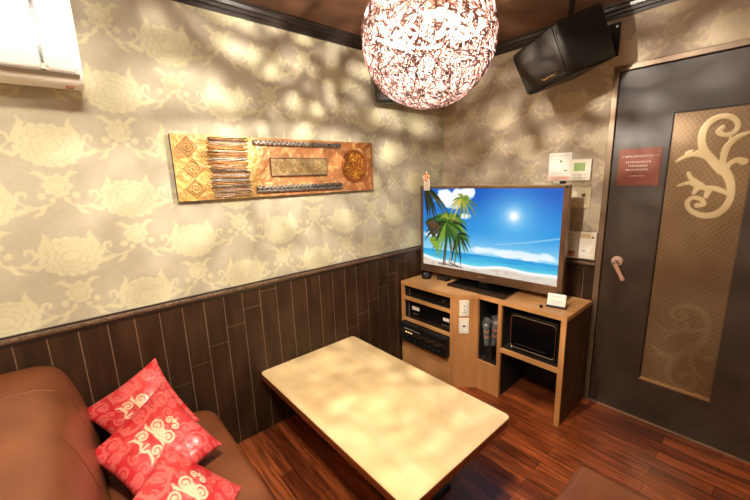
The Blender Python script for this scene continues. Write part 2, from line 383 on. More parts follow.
b = B(); b.hexa({(i, j, k): Vector((1.290, -.047, .960))+dv*(0 if k < 0 else 1.08)+Vector((.0105*i*.88, .006*j, .0105*i*.48)) for i in (-1, 1) for j in (-1, 1) for k in (-1, 1)}, .003); b.build('lever', COP, hn)
B().box(1.215, DX1+.01, -.012, .012, 0, .006, .002).build('trim_10', mat('threshold_metal', (190, 160, 130), .3, metal=.8))
tag(bpy.data.objects['trim_10'], 'thin metal threshold strip under the door', 'threshold', kind='structure')

# ------------------------------------------------------------------ table
TOPW = wood('pale_table_wood', (238, 208, 156), (226, 194, 140), 'x', .30, 4); TEDGE = wood('table_edge_wood', (140, 72, 36), (116, 56, 28), 'x', .35, 6)
tb = empty('low_table', (.60, -1.358, 0), 'low rectangular table with pale wood top and brown edge against the panelling', 'table')
tz = .385
poly = sweep_round([(.006, -1.704), (1.202, -1.704), (1.202, -1.013), (.006, -1.013)], .032, 5)
b = B(); b.prism(poly, tz-.0385, tz-.0035, 'z'); b.build('edge_band', TEDGE, tb)
b = B(); b.prism(sweep_round([(.0075, -1.7025), (1.2005, -1.7025), (1.2005, -1.0145), (.0075, -1.0145)], .031, 5), tz-.0035, tz, 'z'); b.build('tabletop', TOPW, tb)
BLK = mat('black_painted_metal', (14, 13, 12), .4)
for x in (.32, .88):
    b = B(); b.cyl((x, -1.358, .018), (x, -1.358, tz-.0385), .035); b.box(x-.14, x+.14, -1.50, -1.216, .0, .018, .004); b.build('pedestal', BLK, tb)

# ------------------------------------------------------------------ TV cabinet
CW = wood('cabinet_oak', (206, 148, 92), (186, 128, 74), 'z', .42, 4); CWX = wood('cabinet_oak_flat', (216, 160, 102), (198, 142, 86), 'x', .38, 4)
CBK = mat('cabinet_dark_back', (34, 26, 21), .7); CIN = mat('cabinet_inside', (60, 42, 30), .7)  # even dark brown back behind the open bays
DSIDE = wood('cabinet_shaded_side', (82, 56, 36), (64, 43, 28), 'z', .5, 4)  # dark tone puts the shade of the outer side into the wood colour
cb = empty('tv_cabinet', (.6, -.25, 0), 'light oak corner cabinet with open shelves under the television', 'cabinet')
ZT = .688; YL = -.533; YR = -.417; YB = -.035
def pl(name, m, *a, poly=None, z=None, label=None):
    b = B()
    if poly: b.prism(poly, z[0], z[1], 'z')
    else:
        for q in a: b.box(*q)
    o = b.build(name, m, cb)
    if label: o['label'] = label
    return o
pl('top_board', CWX, poly=[(.02, YB), (.02, YL-.002), (.522, YL-.002), (.637, YR-.002), (1.197, YR-.002), (1.197, YB)], z=(ZT-.026, ZT))
zt = ZT-.026
pl('side_panel', CW, (.02, .043, YL, YB, 0, zt))
pl('side_panel', DSIDE, (1.176, 1.194, YR+.012, YB, 0, zt), label='outer side of the cabinet, coloured dark for its shade')
pl('front_stile', CW, (1.166, 1.195, YR, YR+.012, 0, zt))
pl('divider', CW, (.490, .520, YL, YL+.02, 0, zt))
pl('divider', CW, (.782, .806, YR, YR+.02, 0, zt))
pl('divider', CW, (.620, .636, YR+.004, YR+.02, 0, zt))
pl('shelf', CWX, (.043, .490, YL, YL+.02, .549, .571)); pl('shelf', CWX, (.043, .490, YL, YL+.02, .376, .396))
pl('shelf', CWX, (.806, 1.166, YR, YR+.02, .336, .362))
pl('lower_front', CWX, (.043, .490, YL, YL+.018, 0, .214))
pl('lower_front', CW, (.636, .782, YR, YR+.018, 0, .216))
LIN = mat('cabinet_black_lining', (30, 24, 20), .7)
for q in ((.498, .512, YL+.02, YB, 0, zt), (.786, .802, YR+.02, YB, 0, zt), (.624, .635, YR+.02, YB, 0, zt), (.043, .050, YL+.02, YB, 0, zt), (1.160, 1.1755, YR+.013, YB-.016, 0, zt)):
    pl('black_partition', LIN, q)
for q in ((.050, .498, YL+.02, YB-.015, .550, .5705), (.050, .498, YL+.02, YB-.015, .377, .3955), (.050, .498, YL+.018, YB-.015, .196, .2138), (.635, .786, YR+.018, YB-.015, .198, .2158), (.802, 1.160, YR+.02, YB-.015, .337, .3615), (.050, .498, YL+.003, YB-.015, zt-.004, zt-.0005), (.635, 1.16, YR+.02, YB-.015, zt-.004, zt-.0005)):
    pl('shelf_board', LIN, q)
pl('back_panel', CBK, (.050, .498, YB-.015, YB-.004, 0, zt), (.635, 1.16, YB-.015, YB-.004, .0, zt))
# angled panel with the two outlets
A0 = Vector((.520, YL, 0)); A1 = Vector((.636, YR, 0)); ad = (A1-A0).normalized(); an = Vector((ad.y, -ad.x, 0))
def on_angle(b, s0, s1, t0, t1, z0, z1, bev=0):
    P_ = {(i, j, k): A0+ad*(s0 if i < 0 else s1)+an*(t1 if j < 0 else t0)+Vector((0, 0, z0 if k < 0 else z1)) for i in (-1, 1) for j in (-1, 1) for k in (-1, 1)}
    return b.hexa(P_, bev, 2)
L_ = (A1-A0).length
on_angle(B(), 0, L_, -.016, 0, 0, zt).build('angled_panel', CW, cb)
IVO = mat('ivory_plastic', (242, 234, 214), .35); DRK = mat('dark_slot', (30, 24, 20), .5); GRY = mat('grey_mark', (150, 140, 125), .5)
for z0, z1, kind in ((.538, .654, 'usb'), (.411, .524, 'jack')):
    pt = on_angle(B(), .036, .103, 0, .007, z0, z1, .003).build('outlet_plate', IVO, cb); zc = (z0+z1)/2
    on_angle(B(), .052, .087, .007, .009, z0+.022, z1-.022, .001).build('outlet_insert', mat('white_insert', (250, 246, 236), .3), pt)
    b = B()
    if kind == 'usb':
        for dz in (.014, -.012): on_angle(b, .064, .075, .009, .0095, zc+dz-.003, zc+dz+.003)
        on_angle(b, .058, .081, .009, .0095, zc-.030, zc-.027)
    else: on_angle(b, .060, .079, .009, .0095, zc-.006, zc+.006)
    b.build('slot', DRK, pt)

# equipment in the left bay
GLB = mat('gloss_black', (16, 15, 14), .22); MTB = mat('matte_black', (20, 18, 17), .5); WHL = mat('paper_white', (235, 228, 214), .6)
d = empty('tuner_box', (.27, -.33, .571), 'slim black box on the top left shelf of the cabinet', 'electronics')
B().box(.065, .482, -.49, -.15, .573, .628, .004).build('case', GLB, d)
b = B(); b.cyl((.40, -.49, .604), (.40, -.498, .604), .006); b.build('knob', mat('dim_grey', (90, 84, 78), .4), d)
B().box(.070, .076, -.497, -.49, .576, .625).build('edge_strip', mat('dim_grey', (90, 84, 78), .4), d)
d = empty('recorder_box', (.27, -.33, .396), 'black box with two white stickers on the middle left shelf', 'electronics')
B().box(.060, .484, -.50, -.12, .398, .520, .004).build('case', GLB, d)
B().box(.105, .178, -.502, -.4995, .468, .497).build('sticker', WHL, d)
b = B(); b.box(.405, .460, -.502, -.4995, .463, .486); b.build('sticker', WHL, d)
for q in ((.115, .165, -.5015, -.4995, .435, .442), (.39, .46, -.5015, -.4995, .425, .432)): B().box(*q).build('slot', mat('dim_grey', (90, 84, 78), .4), d)
B().box(.072, .078, -.506, -.50, .402, .515).build('rack_ear', mat('dim_grey', (90, 84, 78), .4), d)
d = empty('karaoke_amplifier', (.26, -.38, .214), 'black amplifier with rows of small gold and white controls, jutting from the lower left bay', 'amplifier')
B().box(.032, .486, -.57, -.20, .218, .368, .008).build('case', MTB, d)
b = B(); b.box(.042, .478, -.5735, -.570, .288, .316, .001); b.build('display_strip', mat('amp_band', (66, 52, 40), .3, metal=.4), d)
for x in (.10, .125, .152): B().box(x, x+.014, -.5755, -.5735, .301, .309).build('indicator', mat('gold_lamp', (255, 216, 150), .4, emit=(255, 210, 130), estr=.8), d)
b = B(); b.box(.085, .24, -.5725, -.570, .328, .332); b.build('lettering_line', mat('dim_print', (170, 160, 140), .5), d)
rnd = random.Random(4)
for i in range(9):
    x = .235+.027*i; z = .300+.012*((i*7) % 3-1)
    B().cyl((x, -.573, z), (x, -.584, z), .006, .005, 12).build('knob', mat('knob_bronze', (96, 74, 54), .35, metal=.6), d)
for i in range(6):
    x = .20+.045*i; z = .252+.006*(i % 2)
    B().cyl((x, -.570, z), (x, -.578, z), .005, .005, 12).build('jack', mat('jack_metal', (120, 116, 110), .3, metal=.8), d)

# microphones in the middle slot
GLS = mat('clear_plastic', (225, 225, 220), .12, alpha=.16, spec=.6)
mc = empty('microphone_stand', (.690, -.345, .216), 'dark cup holding two plastic wrapped microphones in the narrow middle slot', 'microphone holder')
B().lathe((.690, -.345, .217), [(.034, 0), (.034, .006), (.030, .012), (.029, .10), (.031, .104), (.025, .105), (.024, .02)]).build('cup', mat('smoke_cup', (30, 26, 23), .3), mc, True, .6)
for dx, dy, h, lean in ((-.014, -.008, .27, -.012), (.014, .010, .30, .020)):
    m_ = empty('microphone', (.690+dx, -.345+dy, .255), ('shorter' if dx < 0 else 'taller')+' of the two plastic covered microphones in the cabinet slot', 'microphone', 'microphones in the cabinet slot')
    p0 = Vector((.690+dx, -.345+dy, .240)); p1 = p0+Vector((lean, 0, h-.06)); ax = (p1-p0)
    B().cyl(p0, p0+ax*.9, .011, .015, 16).build('body', mat('mic_grey', (70, 66, 62), .3, metal=.5), m_, True, .7)
    B().ball(p0+ax*1.02, .021, n=16).build('grille', mat('mic_mesh', (150, 146, 140), .35, metal=.8, bump=(600, .5, .001)), m_, True)
    for f in (.62, .80): B().cyl(p0+ax*f, p0+ax*(f+.06), .0172, .0172, 16).build('band', mat('orange_band', (190, 86, 36), .5), m_)
    b = B(); n_ = 14
    rr = []
    for k, (f, r) in enumerate(((.35, .017), (.55, .021), (.85, .022), (1.05, .028), (1.14, .026), (1.22, .040))):
        c = p0+ax*f; rr.append([b.bm.verts.new((c.x+(r+.004*math.sin(5*a+k))*math.cos(a), c.y+(r+.004*math.sin(3*a+k))*math.sin(a), c.z+.006*math.sin(4*a))) for a in [2*PI*i/n_ for i in range(n_)]])
    for a, c in zip(rr, rr[1:]):
        for i in range(n_): b.bm.faces.new((a[i], a[(i+1) % n_], c[(i+1) % n_], c[i]))
    b.build('cover', GLS, m_, True)

# device in the upper right bay: black case with a chrome rimmed front
d = empty('tablet_charger', (.985, -.25, .362), 'rounded black appliance with chrome rimmed door on the upper right shelf', 'appliance')
def rrect(x0, x1, z0, z1, r, n=6): return sweep_round([(x0, z0), (x1, z0), (x1, z1), (x0, z1)], r, n)
b = B(); b.prism(rrect(.840, 1.140, .372, .612, .035), -.365, -.10, 'y'); b.build('case', GLB, d, True, .6)
for x in (.87, 1.11):
    for y in (-.34, -.13): B().cyl((x, y, .3625), (x, y, .373), .012).build('foot', MTB, d)
b = B(); b.prism(rrect(.850, 1.130, .384, .602, .03), -.3735, -.365, 'y'); b.build('door_panel', mat('glass_black', (10, 10, 10), .08), d)
b = B(); rp = rrect(.852, 1.128, .386, .600, .03); b.tube([(x, -.375, z) for x, z in rp], .0032, 6, closed=True); b.build('chrome_rim', CHR, d, True)
b = B(); rp = rrect(.842, 1.139, .374, .611, .034); b.tube([(x, -.366, z) for x, z in rp], .0016, 6, closed=True); b.build('outer_rim', mat('dim_chrome', (120, 114, 106), .25, metal=.9), d, True)
b = B(); b.tube([(.885, -.378, .412), (1.08, -.378, .412)], .003, 6); b.build('bar_handle', mat('dim_chrome', (120, 114, 106), .25, metal=.9), d)

# on top of the cabinet
b = B(); b.lathe((.118, -.345, ZT+.0005), [(.036, 0), (.040, .008), (.040, .026), (.036, .034), (.022, .044), (.010, .050)], 28)
d = empty('round_remote_base', (.118, -.345, ZT), 'small round black domed device on the left end of the cabinet top', 'gadget'); b.build('dome', MTB, d, True, .7)
B().box(.108, .130, -.372, -.352, ZT+.036, ZT+.046, .002).build('sensor', mat('sensor_grey', (120, 130, 122), .2), d)
d = empty('usb_hub', (.250, -.30, ZT), 'small black box with two silver dots beside the round black device', 'gadget')
B().box(.205, .300, -.325, -.270, ZT+.001, ZT+.030, .005).build('case', MTB, d)
B().cyl((.238, -.325, ZT+.018), (.238, -.329, ZT+.018), .006).build('button', CHR, d)
B().box(.262, .285, -.329, -.325, ZT+.006, ZT+.014).build('button', mat('jack_metal', (120, 116, 110), .3, metal=.8), d)
d = empty('card_holder', (1.088, -.305, ZT), 'small white card leaning on a black holder at the right end of the cabinet top', 'card holder', rotz=.18)
b = B(); b.box(-.052, .058, -.012, .016, 0, .010, .003); b.xf(Matrix.Translation((1.088, -.305, ZT+.001)) @ Matrix.Rotation(.18, 4, 'Z')); b.build('holder', MTB, d)
b = B(); b.box(-.050, .050, -.002, .002, .004, .078, .001); b.xf(Matrix.Translation((1.088, -.305, ZT+.004)) @ Matrix.Rotation(.18, 4, 'Z') @ Matrix.Rotation(-.28, 4, 'X')); b.build('card', mat('card_white', (250, 248, 240), .5), d)
b = B(); b.box(-.030, .030, -.0030, -.0021, .060, .064); b.box(-.030, .026, -.0030, -.0021, .034, .036); b.box(-.030, .022, -.0030, -.0021, .026, .028); b.xf(Matrix.Translation((1.088, -.305, ZT+.004)) @ Matrix.Rotation(.18, 4, 'Z') @ Matrix.Rotation(-.28, 4, 'X')); b.build('print', mat('faint_print', (226, 200, 170), .6), d)
d = empty('sensor_ball', (1.029, -.367, ZT), 'tiny dark ball shaped sensor on the cabinet top left of the white card', 'gadget')
B().ball((1.029, -.367, ZT+.011), .010, n=16).build('ball', GLB, d, True)
B().lathe((1.029, -.367, ZT+.0005), [(.007, 0), (.006, .004)], 16).build('base', MTB, d)
b = B(); b.tube(catmull([(1.135, -.300, ZT+.004), (1.155, -.32, ZT+.003), (1.175, -.310, ZT+.003), (1.194, -.300, ZT+.003)], 4), .0015, 5)
tag(b.build('thin_cable', mat('pale_wire', (190, 150, 110), .5)), 'thin pale wire running from the card holder to the cabinet edge', 'cable')

# ------------------------------------------------------------------ television
tv = empty('television', (.552, -.25, ZT), 'wide flat television showing a palm beach picture, on the cabinet', 'television', rotz=.077)
TM = Matrix.Translation((.552, -.25, 0)) @ Matrix.Rotation(.077, 4, 'Z')
BZM = mat('bronze_bezel', (112, 84, 62), .30, metal=.35); BZD = mat('bezel_dark', (30, 25, 22), .3)
w2 = .532; z0, z1 = .731, 1.405; sx0, sx1, sz0, sz1 = -w2+.020, w2-.030, z0+.058, z1-.018
b = B()
for a in ((-w2, sx0, z0, z1), (sx1, w2, z0, z1), (sx0, sx1, z0, sz0), (sx0, sx1, sz1, z1)): b.box(a[0], a[1], -.012, .03, a[2], a[3])
b.xf(TM).build('bezel', BZM, tv)
b = B(); b.box(-w2+.002, w2-.002, .003, .05, z0+.003, z1-.003, .008); b.box(-.36, .36, .05, .085, z0+.06, z1-.10, .02); b.xf(TM).build('back_shell', BZD, tv)
b = B(); b.box(-w2, w2, -.013, -.008, z1-.004, z1+.002); b.xf(TM).build('top_edge', mat('pale_edge', (190, 170, 140), .25, metal=.7), tv)
for x, z in ((w2-.016, z0+.028), (w2-.014, z1-.010)): B().cyl((x, -.012, z), (x, -.015, z), .008, .008, 16).xf(TM).build('bezel_button', mat('dark_dot', (24, 20, 18), .4), tv)
b = B(); b.box(-.03, .03, -.0135, -.012, z0+.028, z0+.034); b.xf(TM).build('maker_mark', mat('bezel_mark', (186, 150, 116), .3, metal=.6), tv)
# the picture
nu, nv = 420, 256
UU, VV = np.meshgrid(np.linspace(0, 1, nu), np.linspace(0, 1, nv))     # V from top
asp = (sx1-sx0)/(sz1-sz0); XA = UU*asp
def beach():
    Ytop = np.array((8, 84, 190.)); C = np.zeros(UU.shape+(3,))+Ytop
    C = mix(C, (40, 146, 222), smooth01(VV, .0, .50)); C = mix(C, (150, 214, 244), smooth01(VV, .45, .80))
    C = mix(C, (36, 120, 205), .55*(1-smooth01(UU, 0, .5))*(1-smooth01(VV, .3, .7)))
    ds = np.hypot(XA-.715*asp, (VV-.30)); C = mix(C, (120, 200, 244), .95*np.exp(-(ds/.27)**1.5)); C = mix(C, (255, 255, 255), np.clip(1.3*np.exp(-(ds/.060)**1.4), 0, 1))
    n = fbm(XA*7+3, VV*9, 5)
    for cx, cy, rx, ry, s in ((.20, .12, .11, .13, 1), (.34, .06, .10, .12, 1), (.27, .20, .10, .06, .8), (.38, .33, .06, .045, .9), (.10, .60, .12, .05, .7)):
        dd = ((UU-cx)/rx)**2+((VV-cy)/ry)**2; C = mix(C, (250, 252, 255), s*smooth01(n*1.5-dd*.75, .10, .42))
    dd = ((UU-.74)/.34)**2+((VV-.725)/.055)**2; C = mix(C, (248, 252, 255), .85*smooth01(n*1.7-dd*.6, .2, .65))
    st = seg_dist(XA, VV, [(.60*asp, .635), (.82*asp, .57), (1*asp, .50)], [.002, .005, .006]); C = mix(C, (190, 226, 246), .6*smooth01(-st, -.008, .004))
    hz = .785-.012*UU
    sea = smooth01(VV, hz-.003, hz+.003); t = np.clip((VV-hz)/.15, 0, 1)
    SC = mix(np.zeros(C.shape)+np.array((40, 160, 222.)), (110, 216, 236), t); SC = mix(SC, (28, 132, 206), .6*smooth01(fbm(XA*5, VV*60), .5, .65)*(1-t))
    C = C*(1-sea[..., None])+SC*sea[..., None]
    shore = .905+.03*np.sin(UU*5+.6)+.012*np.sin(UU*17)-.05*(1-smooth01(UU, 0, .35))+.02*UU
    C = mix(C, (246, 250, 250), smooth01(VV, shore-.02, shore)); C = mix(C, (226, 212, 196), smooth01(VV, shore+.01, shore+.04))
    C = mix(C, (190, 170, 150), .5*smooth01(fbm(XA*20, VV*50), .5, .65)*smooth01(VV, shore+.02, shore+.05))
    def poly(pts, w, col, s=1, soft=.004):
        nonlocal C
        pts = [((x+.045)*asp, y-.02) for x, y in pts]; D = seg_dist(XA, VV, pts, w)+.006*(fbm(XA*40, VV*40, 2)-.5)
        C = mix(C, col, s*smooth01(-D, -soft, soft))
    poly([(.145, .985), (.150, .80), (.165, .60), (.172, .46)], [.012, .009, .008, .008], (110, 76, 50))
    poly([(.160, .985), (.158, .80), (.174, .60)], [.004, .003, .002], (70, 44, 30))
    poly([(.195, .95), (.212, .80), (.235, .60), (.270, .40), (.294, .17)], [.008, .006, .006, .005, .005], (176, 140, 104))
    poly([(.235, .965), (.250, .82), (.268, .66)], [.008, .006, .005], (170, 140, 112))
    poly([(.10, .985), (.30, .99)], [.012, .006], (96, 80, 66), .6); poly([(.20, .955), (.27, .985)], [.008, .008], (60, 52, 44), .8)
    r = random.Random(11)
    def crown_(cx, cy, L, n, cols, a0=0, a1=2*PI, w=.016):
        for i in range(n):
            a = a0+(a1-a0)*(i+r.random()*.7)/n; l = L*(.7+.4*r.random()); col = cols[r.randrange(len(cols))]
            P_ = []
            for k in range(6):
                t = k/5; P_.append((cx+l*t*math.cos(a)/asp, cy-l*t*math.sin(a)+l*.65*t*t))
            poly(P_, [w*.45, w, w*1.05, w*.9, w*.6, .001], col, .95, .005)
    G = [(44, 84, 26), (66, 112, 32), (30, 58, 22), (96, 130, 40), (24, 40, 18)]
    crown_(.175, .44, .34, 22, G+[(90, 140, 40), (120, 160, 50)], w=.022); crown_(.185, .40, .22, 9, [(120, 150, 44), (150, 168, 60), (84, 60, 40)], .2, 2.6, .012)
    crown_(.265, .58, .22, 8, G, -2.2, .9, .014)
    crown_(.30, .15, .19, 13, [(176, 172, 60), (130, 150, 44), (214, 190, 96), (100, 132, 36)], w=.013)
    crown_(-.03, .02, .34, 7, [(40, 52, 22), (28, 34, 20), (58, 70, 28)], -1.5, .2, .02)
    crown_(-.02, .46, .26, 6, [(70, 52, 34), (50, 60, 26), (96, 66, 40)], -.9, .9, .02)
    crown_(.02, .70, .20, 9, [(130, 170, 40), (90, 140, 34), (160, 180, 60)], -.6, 1.5, .012)
    return C
CC = beach()
Pl = np.stack([sx0+UU*(sx1-sx0), np.zeros_like(UU)-.004, sz1-VV*(sz1-sz0)], -1)
Mn = np.array(TM); P3 = Pl @ Mn[:3, :3].T+Mn[:3, 3]
SM = bpy.data.materials.new('screen_picture'); SM.use_nodes = True; nt = SM.node_tree; bb = nt.nodes['Principled BSDF']; a = nt.nodes.new('ShaderNodeAttribute'); a.attribute_name = 'Col'
bb.inputs['Base Color'].default_value = (.01, .01, .01, 1); bb.inputs['Roughness'].default_value = .5; bb.inputs['Specular IOR Level'].default_value = .15
nt.links.new(a.outputs['Color'], bb.inputs['Emission Color']); bb.inputs['Emission Strength'].default_value = .72
sc = link('screen', grid_mesh('screen', P3, CC, flip=True), SM, tv); sc['label'] = 'lit screen with palm trees, blue sky, sun and white beach'
# stand
SG = mat('stand_gloss', (18, 18, 18), .12, coat=.4)
b = B(); b.prism(sweep_round([(.352, -.398), (.812, -.392), (.785, -.135), (.352, -.135)], .012, 3), ZT+.001, ZT+.014, 'z'); b.build('stand_base', SG, tv)
b = B(); b.box(.515, .575, -.225, -.195, ZT+.014, z0+.08, .006); b.build('stand_neck', mat('neck_grey', (110, 96, 84), .3, metal=.6), tv)
# paper charm on the corner of the television
ch = empty('paper_charm', (.088, -.305, 1.375), 'small white tag topped with red and yellow flowers on the television corner', 'ornament')
Y0 = -.3035
B().box(.060, .119, Y0-.004, Y0, 1.372, 1.452, .001).build('tag', mat('tag_cream', (240, 226, 205), .6), ch)
rnd = random.Random(2)
for i in range(13):
    a = 2*PI*i/13; x = .0895+.026*math.cos(a)*(.5+.5*(i % 2)); z = 1.472+.024*math.sin(a)*(.6+.4*((i+1) % 2))
    col = [('petal_red', (226, 70, 70)), ('petal_yellow', (244, 206, 110)), ('petal_pink', (240, 150, 140)), ('petal_white', (246, 232, 220))][i % 4]
    B().ball((x, Y0-.006, z), .011, (1, .35, 1.2), 10).build('flower', mat(col[0], col[1], .6), ch, True)
b = B(); b.ball((.0895, Y0-.006, 1.504), .010, (.9, .35, 1.3), 10); b.build('flower', mat('petal_white', (246, 232, 220), .6), ch, True)
b = B()
for z, w in ((1.436, .036), (1.420, .022), (1.408, .028), (1.392, .034)): b.box(.0895-w/2, .0895+w/2, Y0-.0046, Y0-.004, z, z+.003)
b.build('marks', mat('tag_marks', (170, 140, 120), .6), ch)

# ------------------------------------------------------------------ wall fittings right of the television
def strokes(b, x0, x1, z, h, y, n, seed):
    """a line of little unreadable glyph-like strokes"""
    r = random.Random(seed); w = (x1-x0)/n
    for i in range(n):
        x = x0+i*w
        b.box(x+.1*w, x+.8*w, y-.0006, y, z+h*r.uniform(.6, .9), z+h*r.uniform(.92, 1.0))
        if r.random() < .8: b.box(x+.15*w, x+.75*w, y-.0006, y, z+h*.35, z+h*.48)
        xx = x+w*r.uniform(.25, .5); b.box(xx, xx+.16*w, y-.0006, y, z, z+h)
        if r.random() < .6: b.box(x+.1*w, x+.8*w, y-.0006, y, z, z+h*.13)
PAPW = mat('notice_paper', (250, 246, 236), .55)
d = empty('paper_notice', (.936, 0, 1.42), 'white paper notice with pink strip left of the thermostat', 'notice')
B().box(.866, 1.003, -.006, -.001, 1.424, 1.597, .001).build('sheet', PAPW, d)
b = B(); b.box(.868, 1.000, -.0072, -.006, 1.426, 1.452); b.build('pink_strip', mat('pink_strip', (246, 205, 186), .6), d)
for q in ((.936, .947, -.0072, -.006, 1.536, 1.552), (.962, .980, -.0072, -.006, 1.483, 1.490)): B().box(*q).build('green_mark', mat('green_mark', (120, 160, 90), .6), d)
for x1, z, h, n, sd in ((.992, 1.574, .011, 12, 1), (.930, 1.555, .006, 8, 5), (.95, 1.47, .005, 12, 6)):
    b = B(); strokes(b, .876, x1, z, h, -.006, n, sd); b.build('text_line', mat('faint_print2', (222, 206, 186), .6), d)
b = B(); strokes(b, .876, .992, 1.434, .008, -.0072, 12, 2); b.build('pink_print', mat('pink_print', (226, 150, 130), .6), d)
b = B(); b.box(.902, .942, -.012, -.001, 1.405, 1.4225, .002)
d = empty('wall_clip', (.93, 0, 1.405), 'small white and black clip under the white paper notice', 'clip'); b.build('white_body', PAPW, d)
B().box(.944, .978, -.013, -.001, 1.408, 1.4225, .002).build('black_body', MTB, d)
d = empty('thermostat', (1.062, 0, 1.42), 'ivory wall controller with green display above the square switch', 'thermostat')
B().box(1.004, 1.120, -.022, -.001, 1.424, 1.552, .003).build('case', IVO, d)
B().box(1.026, 1.088, -.0235, -.022, 1.482, 1.530).build('display', mat('lcd_green', (150, 176, 110), .3), d)
b = B(); rnd = random.Random(5)
for i in range(9): x = 1.032+.006*(i % 9); b.box(x, x+.003, -.0240, -.0235, 1.490+.013*(i % 3), 1.494+.013*(i % 3))
b.build('digits', mat('lcd_digit', (196, 196, 150), .4), d)
for i in range(6):
    x = 1.022+.030*(i % 3); z = 1.462-.018*(i//3); B().box(x, x+.020, -.0240, -.022, z-.007, z, .0008).build('button', mat('button_grey', (214, 206, 188), .5), d)
d = empty('light_switch', (1.068, 0, 1.25), 'square cream switch plate with small knob below the thermostat', 'switch')
B().box(1.010, 1.127, -.010, -.001, 1.257, 1.382, .003).build('plate', mat('cream_plate', (234, 218, 182), .4), d)
B().box(1.030, 1.050, -.014, -.010, 1.330, 1.352, .002).build('rocker', mat('cream_rocker', (246, 234, 204), .35), d)
B().box(1.030, 1.046, -.014, -.010, 1.280, 1.298, .002).build('rocker', mat('cream_rocker', (246, 234, 204), .35), d)
B().cyl((1.090, -.010, 1.336), (1.090, -.024, 1.336), .010, .008).build('knob', mat('brown_knob', (110, 76, 46), .35), d)
d = empty('intercom_panel', (1.093, 0, .93), 'wide white box with colour leaflet on its left, just above the chair rail', 'intercom')
B().box(1.002, 1.184, -.024, -.001, .9425, 1.110, .003).build('case', mat('warm_white_plastic', (236, 226, 206), .4), d)
B().box(1.005, 1.076, -.0252, -.024, .946, 1.107).build('leaflet', PAPW, d)
b = B(); strokes(b, 1.012, 1.066, 1.082, .009, -.0252, 6, 8); b.build('leaflet_title', mat('red_print', (206, 120, 100), .6), d)
b = B()
for i in range(5): strokes(b, 1.012, 1.068-.006*(i % 3), 1.062-.013*i, .005, -.0252, 10, 20+i)
b.build('leaflet_text', mat('grey_print', (190, 176, 160), .6), d)
b = B(); b.box(1.007, 1.074, -.0260, -.0252, .950, .985); b.build('leaflet_photo', mat('leaflet_photo', (186, 96, 56), .5, noise=(60, (230, 200, 170))), d)
B().box(1.090, 1.152, -.0255, -.024, 1.074, 1.100, .001).build('slot_window', mat('yellowed', (220, 200, 150), .4), d)
B().box(1.088, 1.160, -.0262, -.024, .955, 1.066, .003).build('cover', mat('warm_white_cover', (242, 234, 218), .35), d)
B().cyl((1.167, -.024, 1.080), (1.167, -.027, 1.080), .006).build('lens', MTB, d)
b = B(); b.box(1.110, 1.128, -.0270, -.0262, .990, .997); b.build('emblem', mat('blue_print', (150, 160, 190), .5), d)
# notice on the door
d = empty('door_notice', (1.35, 0, 1.39), 'red brown card with white lettering stuck on the dark door', 'notice')
B().box(1.253, 1.446, -.004, -.0002, 1.392, 1.592).build('card', mat('terracotta_card', (142, 68, 38), .5, noise=(60, (128, 58, 32))), d)
WLT = mat('white_lettering', (250, 236, 220), .6)
for x0, x1, z, h, n, sd in ((1.286, 1.412, 1.545, .010, 12, 31), (1.288, 1.404, 1.514, .010, 12, 32), (1.300, 1.392, 1.493, .010, 10, 33), (1.288, 1.396, 1.472, .010, 11, 34), (1.312, 1.380, 1.441, .006, 14, 35)):
    b = B(); strokes(b, x0, x1, z, h, -.004, n, sd); b.build('text_line', WLT, d)
for x in (1.268, 1.417): B().box(x, x+.014, -.0046, -.004, 1.549, 1.551).build('dash', WLT, d)

# ------------------------------------------------------------------ relief panel on the left wall
ar = empty('relief_artwork', (0, -1.4, 1.402), 'long gold and copper textured relief panel hung on the wallpapered left wall', 'artwork')
AY0, AY1, AZ0, AZ1 = -2.005, -.793, 1.402, 1.710
nu, nv = 420, 108
U, V = np.meshgrid(np.linspace(AY0, AY1, nu), np.linspace(AZ0, AZ1, nv)); t = (U-AY0)/(AY1-AY0)
n1 = fbm(U*45, V*45, 5); n2 = fbm(U*110+9, V*110, 3)
C = np.zeros(U.shape+(3,))+np.array((196, 156, 84.)); C = mix(C, (182, 122, 76), smooth01(t, .27, .40)); C = mix(C, (160, 94, 50), smooth01(t, .78, .9))
C = mix(C, (218, 192, 128), smooth01(n1, .48, .68)*.6); C = mix(C, (138, 84, 34), smooth01(n2, .55, .75)*.45)
C = mix(C, (188, 116, 88), smooth01(fbm(U*25+40, V*25, 3), .5, .7)*.4)
H = .006*n1
def spiralD(cu, cv, r, turns=2.2, sq=True):
    pts = []
    for k in range(40):
        a = k/39*turns*2*PI; rr = r*.62*k/39; pts.append((cu+rr*math.cos(a), cv+rr*math.sin(a)))
    D = seg_dist(U, V, pts, [r*.045]*40)
    if sq:
        q = [(cu-r, cv), (cu, cv+r), (cu+r, cv), (cu, cv-r), (cu-r, cv)]; D = np.minimum(D, seg_dist(U, V, q, [r*.05]*5))
        q = [(cu-r*.76, cv), (cu, cv+r*.76), (cu+r*.76, cv), (cu, cv-r*.76), (cu-r*.76, cv)]; D = np.minimum(D, seg_dist(U, V, q, [r*.04]*5))
    return D
D = np.full(U.shape, 9.)
for a in ((-1.938, 1.655, .044), (-1.922, 1.555, .044), (-1.922, 1.460, .044)): D = np.minimum(D, spiralD(*a))
for a in ((-1.862, 1.690, .02), (-1.862, 1.62, .03), (-1.862, 1.565, .02), (-1.856, 1.47, .032)): D = np.minimum(D, spiralD(*a, 1.6, False))
m_ = smooth01(-D, -.0015, .0015); C = mix(C, (112, 70, 26), m_*.75); H = H+.004*m_
P = np.stack([.026+H, U, V], -1)
RLM = mat('gilded_relief', None, .38, metal=.2, attr=True, bump=(160, .5, .002))
link('relief_face', grid_mesh('relief_face', P, C, flip=False), RLM, ar)
